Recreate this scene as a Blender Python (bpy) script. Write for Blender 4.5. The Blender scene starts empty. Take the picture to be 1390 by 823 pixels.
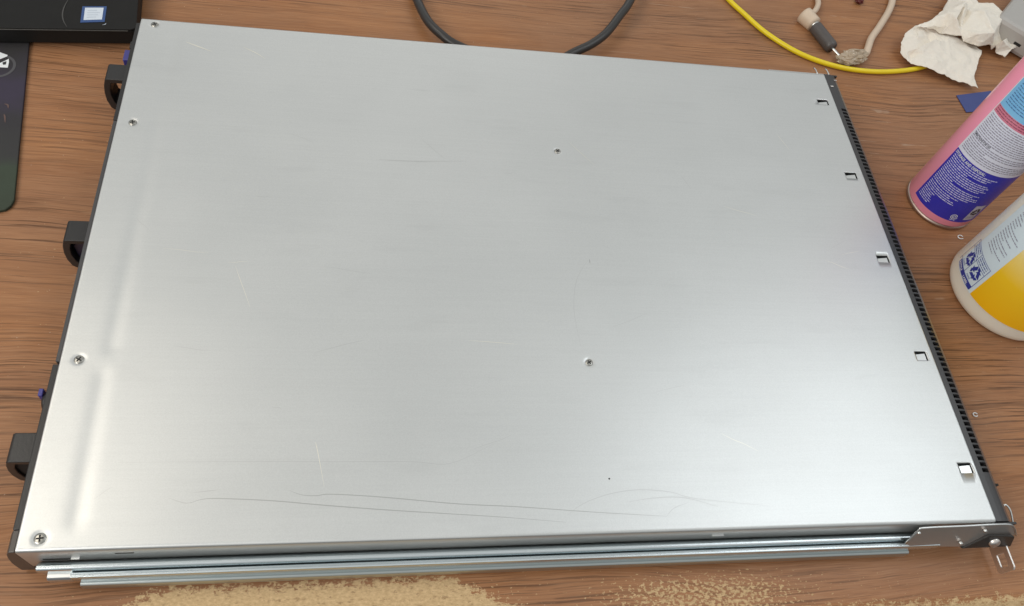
import bpy, bmesh, math, random
from mathutils import Vector, Matrix, noise
from mathutils.geometry import delaunay_2d_cdt
R_ = math.radians
SC = bpy.context.scene
COL = SC.collection
random.seed(7)

# ---------------- camera ----------------
CAMP = Vector((0.18274337, -0.12673755, 0.52398805))
ROT = Matrix(((0.98285064, -0.02242141, -0.18303526),
              (-0.07565175, 0.85617961, -0.51110987),
              (0.16817086, 0.51619159, 0.83980045)))
FPX = 1087.998
cd = bpy.data.cameras.new('camera'); cam = bpy.data.objects.new('camera', cd); COL.objects.link(cam)
cam.matrix_world = Matrix.Translation(CAMP) @ ROT.to_4x4()
cd.sensor_width = 36; cd.lens = 36 * FPX / 1390; cd.clip_start = 0.01; cd.clip_end = 50
SC.camera = cam
SC.view_settings.view_transform = 'Standard'; SC.view_settings.look = 'None'
SC.view_settings.exposure = 0; SC.view_settings.gamma = 1

# ---------------- light: a pale room, ceiling fixtures and an added front fill ----------------
w = bpy.data.worlds.new('World'); SC.world = w; w.use_nodes = True
bg = w.node_tree.nodes['Background']; bg.inputs[1].default_value = 0.60
_n = w.node_tree.nodes; _l = w.node_tree.links
_tc = _n.new('ShaderNodeTexCoord'); _sp = _n.new('ShaderNodeSeparateXYZ'); _l.new(_tc.outputs['Generated'], _sp.inputs[0])
_rp = _n.new('ShaderNodeValToRGB'); _mr = _n.new('ShaderNodeMapRange'); _mr.inputs[1].default_value = -1; _mr.inputs[2].default_value = 1
_l.new(_sp.outputs[2], _mr.inputs[0]); _l.new(_mr.outputs[0], _rp.inputs[0]); _l.new(_rp.outputs[0], bg.inputs[0])   # dark floor, grey walls, pale ceiling
_e = _rp.color_ramp.elements; _e[0].position = .35; _e[0].color = (.16, .15, .14, 1); _e[1].position = .80; _e[1].color = (.98, 1.0, .985, 1)
_k = _e.new(.52); _k.color = (.38, .41, .43, 1)
def area(name, loc, size, power, col, target):
    d = bpy.data.lights.new(name, 'AREA'); d.shape = 'RECTANGLE'; d.size, d.size_y = size; d.energy = power; d.color = col
    o = bpy.data.objects.new(name, d); o.location = loc
    o.rotation_euler = (Vector(target) - Vector(loc)).to_track_quat('-Z', 'Y').to_euler(); COL.objects.link(o); return o
area('ceiling_light_right', (1.52, 0.36, 1.75), (1.0, 0.7), 5.5, (0.90, 0.96, 1.0), (0.8, 0.2, 0))
area('ceiling_light_left', (-0.98, 0.46, 1.75), (1.0, 0.7), 7.4, (1.0, 0.90, 0.76), (0.0, 0.3, 0))
area('front_fill_light', (-1.25, -1.05, 1.45), (1.2, 0.6), 22, (1.0, 0.96, 0.90), (0.5, 0.2, 0))  # added fill, not a fixture: brightens the near sides of can and bottle
area('ceiling_light_rear', (0.4, 3.9, 1.75), (2.4, 0.5), 6, (1.0, 0.96, 0.90), (0.3, 0.2, 0))

def at(px, py, z=0.0):
    """point of the real plane at height z seen at photo pixel (px,py); used only to survey positions"""
    r = ROT @ Vector((px - 695, -(py - 411.5), -FPX)); t = (z - CAMP.z) / r.z
    p = CAMP + r * t; return Vector((p.x, p.y, z))

# ---------------- materials ----------------
def mat(name, col, rough=0.5, metal=0.0, spec=0.5, var=0.0, vscale=60, bump=0.0, bscale=400, sss=0.0, coat=0.0, stretch=(1, 1, 1), rvar=0.0, emit=None):
    m = bpy.data.materials.new(name); m.use_nodes = True; nt = m.node_tree; n = nt.nodes; l = nt.links
    b = n['Principled BSDF']; b.inputs['Base Color'].default_value = (*col, 1); b.inputs['Roughness'].default_value = rough
    b.inputs['Metallic'].default_value = metal; b.inputs['Specular IOR Level'].default_value = spec
    b.inputs['Coat Weight'].default_value = coat
    if sss: b.inputs['Subsurface Weight'].default_value = sss; b.inputs['Subsurface Radius'].default_value = (0.01, 0.009, 0.007); b.inputs['Subsurface Scale'].default_value = 0.6
    tc = n.new('ShaderNodeTexCoord'); mp = n.new('ShaderNodeMapping'); mp.inputs['Scale'].default_value = stretch; l.new(tc.outputs['Object'], mp.inputs[0])
    if var or rvar:
        t = n.new('ShaderNodeTexNoise'); t.inputs['Scale'].default_value = vscale; t.inputs['Detail'].default_value = 5; l.new(mp.outputs[0], t.inputs['Vector'])
        if var:
            mx = n.new('ShaderNodeMix'); mx.data_type = 'RGBA'; l.new(t.outputs[0], mx.inputs[0])
            mx.inputs[6].default_value = (*[c * (1 - var) for c in col], 1); mx.inputs[7].default_value = (*[min(1, c * (1 + var)) for c in col], 1)
            l.new(mx.outputs[2], b.inputs['Base Color'])
        if rvar:
            mr = n.new('ShaderNodeMapRange'); mr.inputs[1].default_value = .3; mr.inputs[2].default_value = .7
            mr.inputs[3].default_value = max(0, rough - rvar); mr.inputs[4].default_value = rough + rvar; l.new(t.outputs[0], mr.inputs[0]); l.new(mr.outputs[0], b.inputs['Roughness'])
    if bump:
        t2 = n.new('ShaderNodeTexNoise'); t2.inputs['Scale'].default_value = bscale; t2.inputs['Detail'].default_value = 3; l.new(mp.outputs[0], t2.inputs['Vector'])
        bp = n.new('ShaderNodeBump'); bp.inputs['Strength'].default_value = bump; bp.inputs['Distance'].default_value = 0.001; l.new(t2.outputs[0], bp.inputs['Height']); l.new(bp.outputs[0], b.inputs['Normal'])
    return m

def lid_material():
    m = bpy.data.materials.new('zinc_plated_sheet'); m.use_nodes = True; nt = m.node_tree; n = nt.nodes; l = nt.links
    b = n['Principled BSDF']; b.inputs['Metallic'].default_value = 0.85
    tc = n.new('ShaderNodeTexCoord')
    def tex(scale, sv, det=4):
        mp = n.new('ShaderNodeMapping'); mp.inputs['Scale'].default_value = sv; l.new(tc.outputs['Object'], mp.inputs[0])
        t = n.new('ShaderNodeTexNoise'); t.inputs['Scale'].default_value = scale; t.inputs['Detail'].default_value = det; l.new(mp.outputs[0], t.inputs['Vector']); return t
    cloud = tex(7, (1, 1.6, 1), 3); streak = tex(60, (0.25, 12, 1), 4); grain = tex(1400, (1, 1, 1), 2)
    mx = n.new('ShaderNodeMix'); mx.data_type = 'RGBA'; mx.inputs[6].default_value = (.665, .678, .672, 1); mx.inputs[7].default_value = (.715, .725, .718, 1)
    l.new(cloud.outputs[0], mx.inputs[0])
    mx2 = n.new('ShaderNodeMix'); mx2.data_type = 'RGBA'; mx2.blend_type = 'MULTIPLY'; mx2.inputs[0].default_value = 1.0
    mr = n.new('ShaderNodeMapRange'); mr.inputs[1].default_value = .3; mr.inputs[2].default_value = .7; mr.inputs[3].default_value = .985; mr.inputs[4].default_value = 1.01
    l.new(streak.outputs[0], mr.inputs[0]); l.new(mx.outputs[2], mx2.inputs[6]); l.new(mr.outputs[0], mx2.inputs[7])
    mx3 = n.new('ShaderNodeMix'); mx3.data_type = 'RGBA'; mx3.blend_type = 'MULTIPLY'; mx3.inputs[0].default_value = 1.0
    mr3 = n.new('ShaderNodeMapRange'); mr3.inputs[1].default_value = .25; mr3.inputs[2].default_value = .75; mr3.inputs[3].default_value = .96; mr3.inputs[4].default_value = 1.04
    l.new(grain.outputs[0], mr3.inputs[0]); l.new(mx2.outputs[2], mx3.inputs[6]); l.new(mr3.outputs[0], mx3.inputs[7])
    l.new(mx3.outputs[2], b.inputs['Base Color'])
    rr = n.new('ShaderNodeMapRange'); rr.inputs[1].default_value = .3; rr.inputs[2].default_value = .7; rr.inputs[3].default_value = .365; rr.inputs[4].default_value = .43
    l.new(cloud.outputs[0], rr.inputs[0]); l.new(rr.outputs[0], b.inputs['Roughness'])
    sm1 = tex(16, (1, .8, 1), 5); sm2 = tex(38, (.5, 2.2, 1), 6)
    smr = n.new('ShaderNodeMapRange'); smr.inputs[1].default_value = .56; smr.inputs[2].default_value = .72; smr.inputs[3].default_value = 1.0; smr.inputs[4].default_value = .985
    l.new(sm1.outputs[0], smr.inputs[0]); mx4 = n.new('ShaderNodeMix'); mx4.data_type = 'RGBA'; mx4.blend_type = 'MULTIPLY'; mx4.inputs[0].default_value = 1
    l.new(mx3.outputs[2], mx4.inputs[6]); l.new(smr.outputs[0], mx4.inputs[7])
    smq = n.new('ShaderNodeMapRange'); smq.inputs[1].default_value = .60; smq.inputs[2].default_value = .72; smq.inputs[3].default_value = 1.0; smq.inputs[4].default_value = .975
    l.new(sm2.outputs[0], smq.inputs[0]); mx5 = n.new('ShaderNodeMix'); mx5.data_type = 'RGBA'; mx5.blend_type = 'MULTIPLY'; mx5.inputs[0].default_value = 1
    l.new(mx4.outputs[2], mx5.inputs[6]); l.new(smq.outputs[0], mx5.inputs[7]); l.new(mx5.outputs[2], b.inputs['Base Color'])
    wav = tex(6, (1, 1, 1), 1); add = n.new('ShaderNodeMath'); add.operation = 'MULTIPLY_ADD'; add.inputs[1].default_value = 8.0
    l.new(wav.outputs[0], add.inputs[0]); l.new(grain.outputs[0], add.inputs[2])
    bp = n.new('ShaderNodeBump'); bp.inputs['Strength'].default_value = 0.045; bp.inputs['Distance'].default_value = 0.0006
    l.new(add.outputs[0], bp.inputs['Height']); l.new(bp.outputs[0], b.inputs['Normal'])
    return m

def wood_material():
    m = bpy.data.materials.new('worn_oak_laminate'); m.use_nodes = True; nt = m.node_tree; n = nt.nodes; l = nt.links
    b = n['Principled BSDF']; b.inputs['Specular IOR Level'].default_value = 0.25
    tc = n.new('ShaderNodeTexCoord')
    sep = n.new('ShaderNodeSeparateXYZ'); l.new(tc.outputs['Object'], sep.inputs[0])
    def M(op, a, b_=None, c=None):
        q = n.new('ShaderNodeMath'); q.operation = op
        for i, v in enumerate((a, b_, c)):
            if v is None: continue
            if isinstance(v, (int, float)): q.inputs[i].default_value = v
            else: l.new(v, q.inputs[i])
        return q.outputs[0]
    def MR(v, a, b_, c=0, d=1):
        q = n.new('ShaderNodeMapRange'); l.new(v, q.inputs[0])
        for i, x in enumerate((a, b_, c, d)): q.inputs[i + 1].default_value = x
        return q.outputs[0]
    def MIX(f, a, b_, bt='MIX'):
        q = n.new('ShaderNodeMix'); q.data_type = 'RGBA'; q.blend_type = bt
        if isinstance(f, (int, float)): q.inputs[0].default_value = f
        else: l.new(f, q.inputs[0])
        for i, v in ((6, a), (7, b_)):
            if isinstance(v, tuple): q.inputs[i].default_value = (*v, 1)
            else: l.new(v, q.inputs[i])
        return q.outputs[2]
    def N(scale, sv, det=4, rough=.55, vec=None, off=(0, 0, 0)):
        mp = n.new('ShaderNodeMapping'); mp.inputs['Scale'].default_value = sv; mp.inputs['Location'].default_value = off
        l.new(vec if vec else tc.outputs['Object'], mp.inputs[0])
        t = n.new('ShaderNodeTexNoise'); t.inputs['Scale'].default_value = scale; t.inputs['Detail'].default_value = det; t.inputs['Roughness'].default_value = rough
        l.new(mp.outputs[0], t.inputs['Vector']); return t.outputs[0]
    # grain bows slowly from side to side
    warp = N(3.2, (1, 1.3, 1), 2, .4); warp2 = N(14, (1, 1, 1), 2)
    yy = M('ADD', sep.outputs[1], M('MULTIPLY_ADD', warp, 0.045, M('MULTIPLY', warp2, 0.005)))
    cmb = n.new('ShaderNodeCombineXYZ'); l.new(sep.outputs[0], cmb.inputs[0]); l.new(yy, cmb.inputs[1])
    V = cmb.outputs[0]
    band = N(1, (4, 60, 1), 3, .5, V); line = N(1, (6, 240, 1), 4, .6, V, (3, 1, 0)); pore = N(1, (30, 1500, 1), 3, .6, V, (7, 2, 0)); broad = N(1, (3, 9, 1), 2, .5, V, (1, 9, 0))
    base = MIX(MR(band, .3, .7), (.325, .136, .052), (.430, .198, .082))
    base = MIX(MR(broad, .35, .65, 0, .55), base, (.285, .150, .085))
    zone_ = MR(N(1, (2.2, 17, 1), 2, .5, V, (4, 3, 0)), .42, .58, .25, 1)      # grain gathers in some bands and opens in others
    ln = M('MULTIPLY', MR(line, .52, .64), zone_)
    base = MIX(M('MULTIPLY', ln, .72), base, (.15, .064, .027))
    deep = M('MULTIPLY', MR(N(1, (11, 640, 1), 4, .6, V, (2, 8, 0)), .55, .60), zone_)
    base = MIX(M('MULTIPLY', deep, .88), base, (.085, .034, .014))
    base = MIX(M('MULTIPLY', MR(pore, .54, .62), .42), base, (.15, .07, .035))
    base = MIX(M('MULTIPLY', MR(pore, .47, .36), .22), base, (.52, .33, .20))
    # fine scratches
    def scratch(scale, ang, sv, lo, mask_lo):
        mp = n.new('ShaderNodeMapping'); mp.inputs['Rotation'].default_value = (0, 0, R_(ang)); mp.inputs['Scale'].default_value = sv; l.new(tc.outputs['Object'], mp.inputs[0])
        wv = n.new('ShaderNodeTexNoise'); wv.inputs['Scale'].default_value = scale; wv.inputs['Detail'].default_value = 1; l.new(mp.outputs[0], wv.inputs['Vector'])
        d = M('ABSOLUTE', M('SUBTRACT', wv.outputs[0], .5))
        return M('MULTIPLY', MR(d, lo, 0), MR(N(22, (1, 1, 1), 3, .6, None, (ang, scale, 0)), mask_lo, mask_lo + .06))
    s = M('MAXIMUM', scratch(11, 63, (.05, 2.4, 1), .0045, .60), scratch(9, 104, (.04, 2.2, 1), .004, .60))
    s = M('MAXIMUM', s, scratch(13, 20, (.05, 3, 1), .0035, .62))
    base = MIX(M('MULTIPLY', s, .42), base, (.62, .50, .38))
    dust = MR(N(420, (1, 1, 1), 2, .5), .745, .77, 0, .5); base = MIX(dust, base, (.6, .5, .4))
    base = MIX(MR(N(9, (1, 2, 1), 3, .6, None, (8, 8, 0)), .35, .7, 0, .35), base, (.27, .15, .09))
    # laminate worn through to chipboard along the front edge
    X, Y = sep.outputs[0], sep.outputs[1]
    dist = M('SUBTRACT', M('ADD', -0.0385, MR(X, .46, .52, 0, .0028)), Y)                       # >0 toward the front edge
    edge = M('ADD', dist, MR(M('ABSOLUTE', M('SUBTRACT', X, .155)), .085, .155, .0270, -.005))
    n1 = M('SUBTRACT', N(150, (1, 1.5, 1), 5, .75), .5); n2 = M('SUBTRACT', N(700, (1, 1, 1), 3, .7, None, (4, 4, 4)), .5)
    e2 = M('ADD', edge, M('ADD', M('MULTIPLY', n1, .034), M('MULTIPLY', n2, .012)))
    worn = MR(e2, 0.0005, 0.0030)
    flake = N(330, (1, 1.5, 1), 4, .65, None, (2, 6, 0))
    zone = M('MAXIMUM', MR(M('ABSOLUTE', M('SUBTRACT', X, .41)), .03, .11, 1, 0), MR(M('ABSOLUTE', M('SUBTRACT', X, .155)), .09, .15, .8, .15))
    zone = M('MULTIPLY', zone, MR(Y, -.010, -.026, 0, 1))
    worn = M('MAXIMUM', worn, MR(M('MULTIPLY_ADD', zone, .20, flake), .685, .715, 0, .95))
    chip = MIX(MR(N(380, (1, 1.6, 1), 4, .7), .35, .65), (.47, .32, .165), (.64, .46, .26))
    chip = MIX(MR(N(240, (.8, 1.6, 1), 4, .7, None, (9, 0, 0)), .56, .66, 0, .6), chip, (.20, .11, .05))
    base = MIX(worn, base, chip)
    l.new(base, b.inputs['Base Color'])
    ro = M('ADD', MR(line, .3, .7, .33, .42), M('MULTIPLY', worn, .4)); l.new(ro, b.inputs['Roughness'])
    bp = n.new('ShaderNodeBump'); bp.inputs['Strength'].default_value = .22; bp.inputs['Distance'].default_value = .0005
    hh = M('SUBTRACT', M('MULTIPLY', n1, worn), M('ADD', M('MULTIPLY', worn, .9), M('MULTIPLY', deep, .25)))
    l.new(hh, bp.inputs['Height']); l.new(bp.outputs[0], b.inputs['Normal'])
    return m

M_lid = lid_material(); M_wood = wood_material()
M_edge = mat('dark_table_edge', (.045, .028, .02), .6, var=.3)
M_chassis = mat('galvanised_steel', (.40, .44, .46), .38, .9, var=.06, vscale=30, stretch=(.2, 4, 4))
M_rail = mat('bright_zinc_rail', (.76, .82, .84), .24, 1.0, var=.05, vscale=120, stretch=(.1, 3, 3), rvar=.06)
M_railb = mat('satin_zinc_rail', (.50, .53, .52), .34, 1.0, var=.08, vscale=90, stretch=(.1, 3, 3))
M_brkt = mat('nickel_bracket', (.78, .73, .69), .40, 1.0, var=.05)
M_black = mat('black_plastic', (.022, .021, .021), .36, var=.15, bump=.1, bscale=900)
M_dark = mat('slate_painted_steel', (.070, .068, .070), .42, .2, var=.1, bump=.08, bscale=900)
M_bezel = mat('glossy_slate_bezel', (.040, .039, .041), .30, .0, spec=.6, var=.08)
M_hole = mat('dark_recess', (.012, .011, .010), .8)
M_screw = mat('screw_steel', (.42, .41, .38), .28, 1.0)
M_scr_in = mat('screw_recess', (.03, .03, .03), .6, .5)
M_tab = mat('bright_tab', (.74, .75, .74), .30, 1.0)
M_mark = mat('grey_scuff', (.47, .475, .47), .5, .85)
M_mark2 = mat('faint_scuff', (.60, .605, .60), .45, .85)
M_glint = mat('bright_scratch', (.93, .90, .80), .35, .8)
M_lap = mat('laptop_black', (.012, .0115, .011), .5, spec=.2, var=.25, bump=.1, bscale=1200)
M_lapl = mat('laptop_edge', (.05, .047, .043), .35)
M_white = mat('print_white', (.78, .80, .82), .45)
M_sblue = mat('sticker_blue', (.03, .075, .22), .3)
M_sgrey = mat('sticker_print', (.50, .56, .64), .5)
M_ring = mat('faint_ring', (.055, .053, .050), .4)
M_cableK = mat('black_cable_rubber', (.030, .028, .027), .36, var=.1)
M_yel = mat('yellow_cable', (.80, .62, .012), .34, var=.05)
M_beige = mat('beige_cable', (.64, .51, .39), .45, var=.08)
M_barrel = mat('grey_plug_barrel', (.085, .075, .072), .4, var=.2, bump=.2)
M_tape = mat('old_clear_tape', (.42, .33, .23), .28, coat=.4, var=.3, vscale=160)
M_paper = mat('paper_towel', (.88, .82, .72), .9, spec=.1, var=.035, vscale=500, bump=.35, bscale=900, sss=.15)
M_box = mat('grey_casing', (.42, .405, .385), .40, var=.04)
M_bluecard = mat('blue_card', (.045, .065, .22), .55, var=.1)
M_pink = mat('pink_enamel', (.98, .36, .52), .25, spec=.6, coat=.3)
M_tin = mat('tinplate', (.50, .40, .35), .42, 1.0)
M_lblue = mat('label_navy', (.035, .035, .42), .3)
M_llil = mat('label_lilac', (.72, .74, .86), .33)
M_lpink = mat('label_pink_band', (.66, .20, .30), .33)
M_lsky = mat('label_sky', (.20, .50, .80), .33)
M_inkd = mat('ink_dark', (.27, .26, .34), .4)
M_inkl = mat('ink_pale', (.60, .60, .86), .4)
M_inkb = mat('ink_black', (.02, .02, .035), .4)
M_inksk = mat('ink_blue', (.05, .17, .42), .4)
M_hdpe = mat('milky_plastic', (.80, .76, .66), .38, sss=.5, var=.03)
M_lpale = mat('label_pale_blue', (.68, .79, .86), .34)
M_rblue = mat('print_navy', (.03, .045, .30), .4)
M_redbit = mat('dark_red_scrap', (.10, .012, .010), .35)
M_bplug = mat('blue_plastic', (.060, .055, .26), .35)

def yellow_label():
    m = bpy.data.materials.new('label_yellow_fading_to_white'); m.use_nodes = True; nt = m.node_tree; n = nt.nodes; l = nt.links
    b = n['Principled BSDF']; b.inputs['Roughness'].default_value = .33
    tc = n.new('ShaderNodeTexCoord'); s = n.new('ShaderNodeSeparateXYZ'); l.new(tc.outputs['Object'], s.inputs[0])
    r = n.new('ShaderNodeValToRGB'); e = r.color_ramp.elements
    e[0].position = 0; e[0].color = (.93, .50, .006, 1); e[1].position = 1; e[1].color = (.80, .80, .72, 1)
    k = e.new(.45); k.color = (.93, .58, .02, 1); k = e.new(.75); k.color = (.88, .68, .22, 1)
    mr = n.new('ShaderNodeMapRange'); mr.inputs[1].default_value = .02; mr.inputs[2].default_value = .098; l.new(s.outputs[2], mr.inputs[0]); l.new(mr.outputs[0], r.inputs[0]); l.new(r.outputs[0], b.inputs['Base Color'])
    return m
M_lyel = yellow_label()

def pad_material():
    m = bpy.data.materials.new('mouse_pad_print'); m.use_nodes = True; nt = m.node_tree; n = nt.nodes; l = nt.links
    b = n['Principled BSDF']; b.inputs['Roughness'].default_value = .6; b.inputs['Specular IOR Level'].default_value = .25
    tc = n.new('ShaderNodeTexCoord'); s = n.new('ShaderNodeSeparateXYZ'); l.new(tc.outputs['Object'], s.inputs[0])
    nz = n.new('ShaderNodeTexNoise'); nz.inputs['Scale'].default_value = 28; nz.inputs['Detail'].default_value = 4; l.new(tc.outputs['Object'], nz.inputs['Vector'])
    ad = n.new('ShaderNodeMath'); ad.operation = 'MULTIPLY_ADD'; ad.inputs[1].default_value = .10; l.new(nz.outputs[0], ad.inputs[0]); l.new(s.outputs[1], ad.inputs[2])
    mr = n.new('ShaderNodeMapRange'); mr.inputs[1].default_value = .30; mr.inputs[2].default_value = .48; l.new(ad.outputs[0], mr.inputs[0])
    r = n.new('ShaderNodeValToRGB'); e = r.color_ramp.elements
    e[0].position = 0; e[0].color = (.040, .050, .034, 1); e[1].position = 1; e[1].color = (.035, .033, .034, 1)
    for p, c in ((.22, (.045, .060, .042)), (.38, (.040, .040, .040)), (.55, (.036, .034, .038)), (.72, (.044, .036, .060))):
        k = e.new(p); k.color = (*c, 1)
    l.new(mr.outputs[0], r.inputs[0]); l.new(r.outputs[0], b.inputs['Base Color']); return m
M_pad = pad_material()

# ---------------- helpers ----------------
def empty(name, loc, label, cat, group=None):
    o = bpy.data.objects.new(name, None); COL.objects.link(o); o.location = loc; o.empty_display_size = .02
    o['label'] = label; o['category'] = cat
    if group: o['group'] = group
    return o
def link(name, me, m, parent=None, smooth=False, bevel=0, seg=2, auto=False):
    for x in (m if isinstance(m, (list, tuple)) else [m]): me.materials.append(x)
    o = bpy.data.objects.new(name, me); COL.objects.link(o)
    if parent:
        o.parent = parent; o.matrix_parent_inverse = Matrix.Translation(parent.location).inverted() if parent.type == 'EMPTY' else Matrix()
    if smooth:
        for p in me.polygons: p.use_smooth = True
    if bevel:
        b = o.modifiers.new('bevel', 'BEVEL'); b.width = bevel; b.segments = seg; b.limit_method = 'ANGLE'; b.angle_limit = R_(35)
    return o
def mk(name, vs, fs, m, parent=None, **k):
    me = bpy.data.meshes.new(name); me.from_pydata([tuple(v) for v in vs], [], fs); me.validate(); me.update()
    bm = bmesh.new(); bm.from_mesh(me); bmesh.ops.recalc_face_normals(bm, faces=bm.faces) if k.pop('recalc', True) else None
    bm.to_mesh(me); bm.free(); return link(name, me, m, parent, **k)
def box_vf(x0, x1, y0, y1, z0, z1):
    return [(x0, y0, z0), (x1, y0, z0), (x1, y1, z0), (x0, y1, z0), (x0, y0, z1), (x1, y0, z1), (x1, y1, z1), (x0, y1, z1)], \
           [(0, 3, 2, 1), (4, 5, 6, 7), (0, 1, 5, 4), (1, 2, 6, 5), (2, 3, 7, 6), (3, 0, 4, 7)]
def box(name, x0, x1, y0, y1, z0, z1, m, parent=None, bevel=.0006, **k):
    v, f = box_vf(x0, x1, y0, y1, z0, z1); return mk(name, v, f, m, parent, bevel=bevel, **k)
def prism(name, prof, axis, a, b, m, parent=None, **k):
    """closed 2D profile extruded along an axis from a to b"""
    def P(p, t): return {'x': (t, p[0], p[1]), 'y': (p[0], t, p[1]), 'z': (p[0], p[1], t)}[axis]
    n = len(prof); vs = [P(p, a) for p in prof] + [P(p, b) for p in prof]
    fs = [tuple(range(n))[::-1], tuple(range(n, 2 * n))] + [(i, (i + 1) % n, n + (i + 1) % n, n + i) for i in range(n)]
    return mk(name, vs, fs, m, parent, **k)
def spline(pts, n=10):
    pts = [Vector(p) for p in pts]; q = [pts[0] * 2 - pts[1]] + pts + [pts[-1] * 2 - pts[-2]]; out = []
    for i in range(1, len(q) - 2):
        a, b, c, d = q[i - 1:i + 3]
        for j in range(n):
            t = j / n; out.append(.5 * ((2 * b) + (c - a) * t + (2 * a - 5 * b + 4 * c - d) * t * t + (3 * b - a - 3 * c + d) * t ** 3))
    out.append(pts[-1]); return out
def tube(name, pts, r, m, parent=None, sides=14, n=10, ends=True):
    ps = spline(pts, n) if n > 1 else [Vector(p) for p in pts]; vs = []; fs = []; up = Vector((0, 0, 1))
    for i, p in enumerate(ps):
        t = (ps[min(i + 1, len(ps) - 1)] - ps[max(i - 1, 0)]).normalized(); s = t.cross(up)
        s = s.normalized() if s.length > 1e-4 else Vector((1, 0, 0)); u = s.cross(t)
        rr = r(i / (len(ps) - 1)) if callable(r) else r
        for k in range(sides):
            a = 2 * math.pi * k / sides; vs.append(p + (s * math.cos(a) + u * math.sin(a)) * rr)
    for i in range(len(ps) - 1):
        for k in range(sides): fs.append((i * sides + k, i * sides + (k + 1) % sides, (i + 1) * sides + (k + 1) % sides, (i + 1) * sides + k))
    if ends: fs += [tuple(range(sides))[::-1], tuple((len(ps) - 1) * sides + k for k in range(sides))]
    return mk(name, vs, fs, m, parent, smooth=True)
def lathe(name, prof, c, m, parent=None, sides=72, smooth=True):
    vs = []; fs = []
    for r, z in prof:
        for k in range(sides):
            a = 2 * math.pi * k / sides; vs.append((c[0] + r * math.cos(a), c[1] + r * math.sin(a), z))
    for i in range(len(prof) - 1):
        for k in range(sides): fs.append((i * sides + k, i * sides + (k + 1) % sides, (i + 1) * sides + (k + 1) % sides, (i + 1) * sides + k))
    fs += [tuple(range(sides))[::-1], tuple((len(prof) - 1) * sides + k for k in range(sides))]
    return mk(name, vs, fs, m, parent, smooth=smooth)
def ribbon(name, pts, wd, m, parent=None, n=6, dz=0):
    ps = spline(pts, n); vs = []; fs = []
    for i, p in enumerate(ps):
        t = (ps[min(i + 1, len(ps) - 1)] - ps[max(i - 1, 0)]).normalized(); s = t.cross(Vector((0, 0, 1))).normalized()
        k = i / (len(ps) - 1); ww = wd * (.25 + .75 * math.sin(math.pi * min(1, max(0, k))))
        vs += [p + s * ww / 2, p - s * ww / 2]
    fs = [(2 * i, 2 * i + 1, 2 * i + 3, 2 * i + 2) for i in range(len(ps) - 1)]
    return mk(name, vs, fs, m, parent)

# ================= the setting: table =================
TY0 = -0.0430
vs, fs = [], []
prof = [(TY0 - .0045, -.005), (TY0 - .001, -.0018), (TY0 + .003, -.0002), (TY0 + .006, 0), (1.6, 0)]
prof2 = prof + [(1.6, -.03), (TY0 - .0045, -.03)]
tt = prism('table_top', prof2, 'x', -.9, 1.8, M_wood, smooth=False); tt['kind'] = 'structure'
te = prism('table_edge', [(-.0480, -.0055), (-.0480, -.034), (-.056, -.034), (-.056, -.014)], 'x', -.9, 1.8, M_edge); te['kind'] = 'structure'
fl = mk('floor', [(-4, -4, -.76), (5, -4, -.76), (5, 5, -.76), (-4, 5, -.76)], [(0, 1, 2, 3)], mat('dark_floor', (.05, .045, .04), .7, var=.3, vscale=3)); fl['kind'] = 'structure'

# ================= rack server =================
SX, SY, SZ = 0.6107, 0.430, 0.044
srv = empty('rack_server', (0.305, .215, 0), 'wide flat silver steel rack server lying across the wooden desk', 'server')
# --- lid sheet with folded sides, raised ribs, screw dimples and tab windows
SCREWS = [(.0111, .4234, .0030), (.0110, .3157, .0029), (.0107, .1174, .0030), (.0113, .0072, .0032), (.3366, .3120, .0026), (.3384, .1186, .0027)]
HOLES = [(.5930, .6040, .3880, .3945), (.5935, .6045, .3000, .3068), (.5940, .6048, .2122, .2190), (.5962, .6058, .1228, .1306), (.5972, .6078, .0343, .0418)]
RIBS = [(.0288, .407, .0276, .128), (.0262, .1045, .0278, .0180)]
def lid_z(x, y):
    z = SZ
    for x0, y0, x1, y1 in RIBS:
        t = (y0 - y) / (y0 - y1); tc_ = min(1, max(0, t)); xc = x0 + (x1 - x0) * tc_
        dy = max(0, y - y0, y1 - y); d = math.hypot(x - xc, dy * .8)
        z -= .00036 * math.exp(-(d / .0052) ** 2)
    for sx, sy, sr in SCREWS:
        d = math.hypot(x - sx, y - sy)
        if d < .012: z -= .00075 * math.exp(-(d / (sr * 1.15)) ** 4)
    z += .00025 * (noise.noise(Vector((x * 7, y * 7, 0))))
    return z
def dense(cs, wd, st):
    out = []
    for c in cs:
        k = -wd
        while k <= wd: out.append(c + k); k += st
    return out
xs = [0, .0003, .0008, .0016] + [.003 + i * .0075 for i in range(81)] + dense([.011, .3366, .3384], .0055, .0009) + dense([.031], .012, .0012)
ys = [.0018 + i * .0082 for i in range(52)] + dense([s[1] for s in SCREWS], .0055, .0009) + dense([.407, .128, .1045, .018], .006, .0015)
for a, b, c, d in HOLES: xs += [a, b]; ys += [c, d]
xs.append(SX - .0006); xs.append(SX)
hx = sorted(set([h[0] for h in HOLES] + [h[1] for h in HOLES])); hy = sorted(set([h[2] for h in HOLES] + [h[3] for h in HOLES]))
def clean(v, keep, lo, hi):
    v = sorted(q for q in v if lo <= q <= hi); out = []
    for q in v:
        if q in keep: 
            while out and q - out[-1] < .0002 and out[-1] not in keep: out.pop()
            out.append(q)
        elif not out or q - out[-1] > .00028: out.append(q)
    return out
xs = clean(xs, set(hx) | {0, SX}, 0, SX); ys = clean(ys, set(hy), .0018, SY - .0018)
ypath = [(0, -.031), (0, -.0018), (.0003, -.0009), (.0009, -.0003)] + [(y, 0) for y in ys] + [(SY - .0009, -.0003), (SY - .0003, -.0009), (SY, -.0018), (SY, -.031)]
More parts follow.
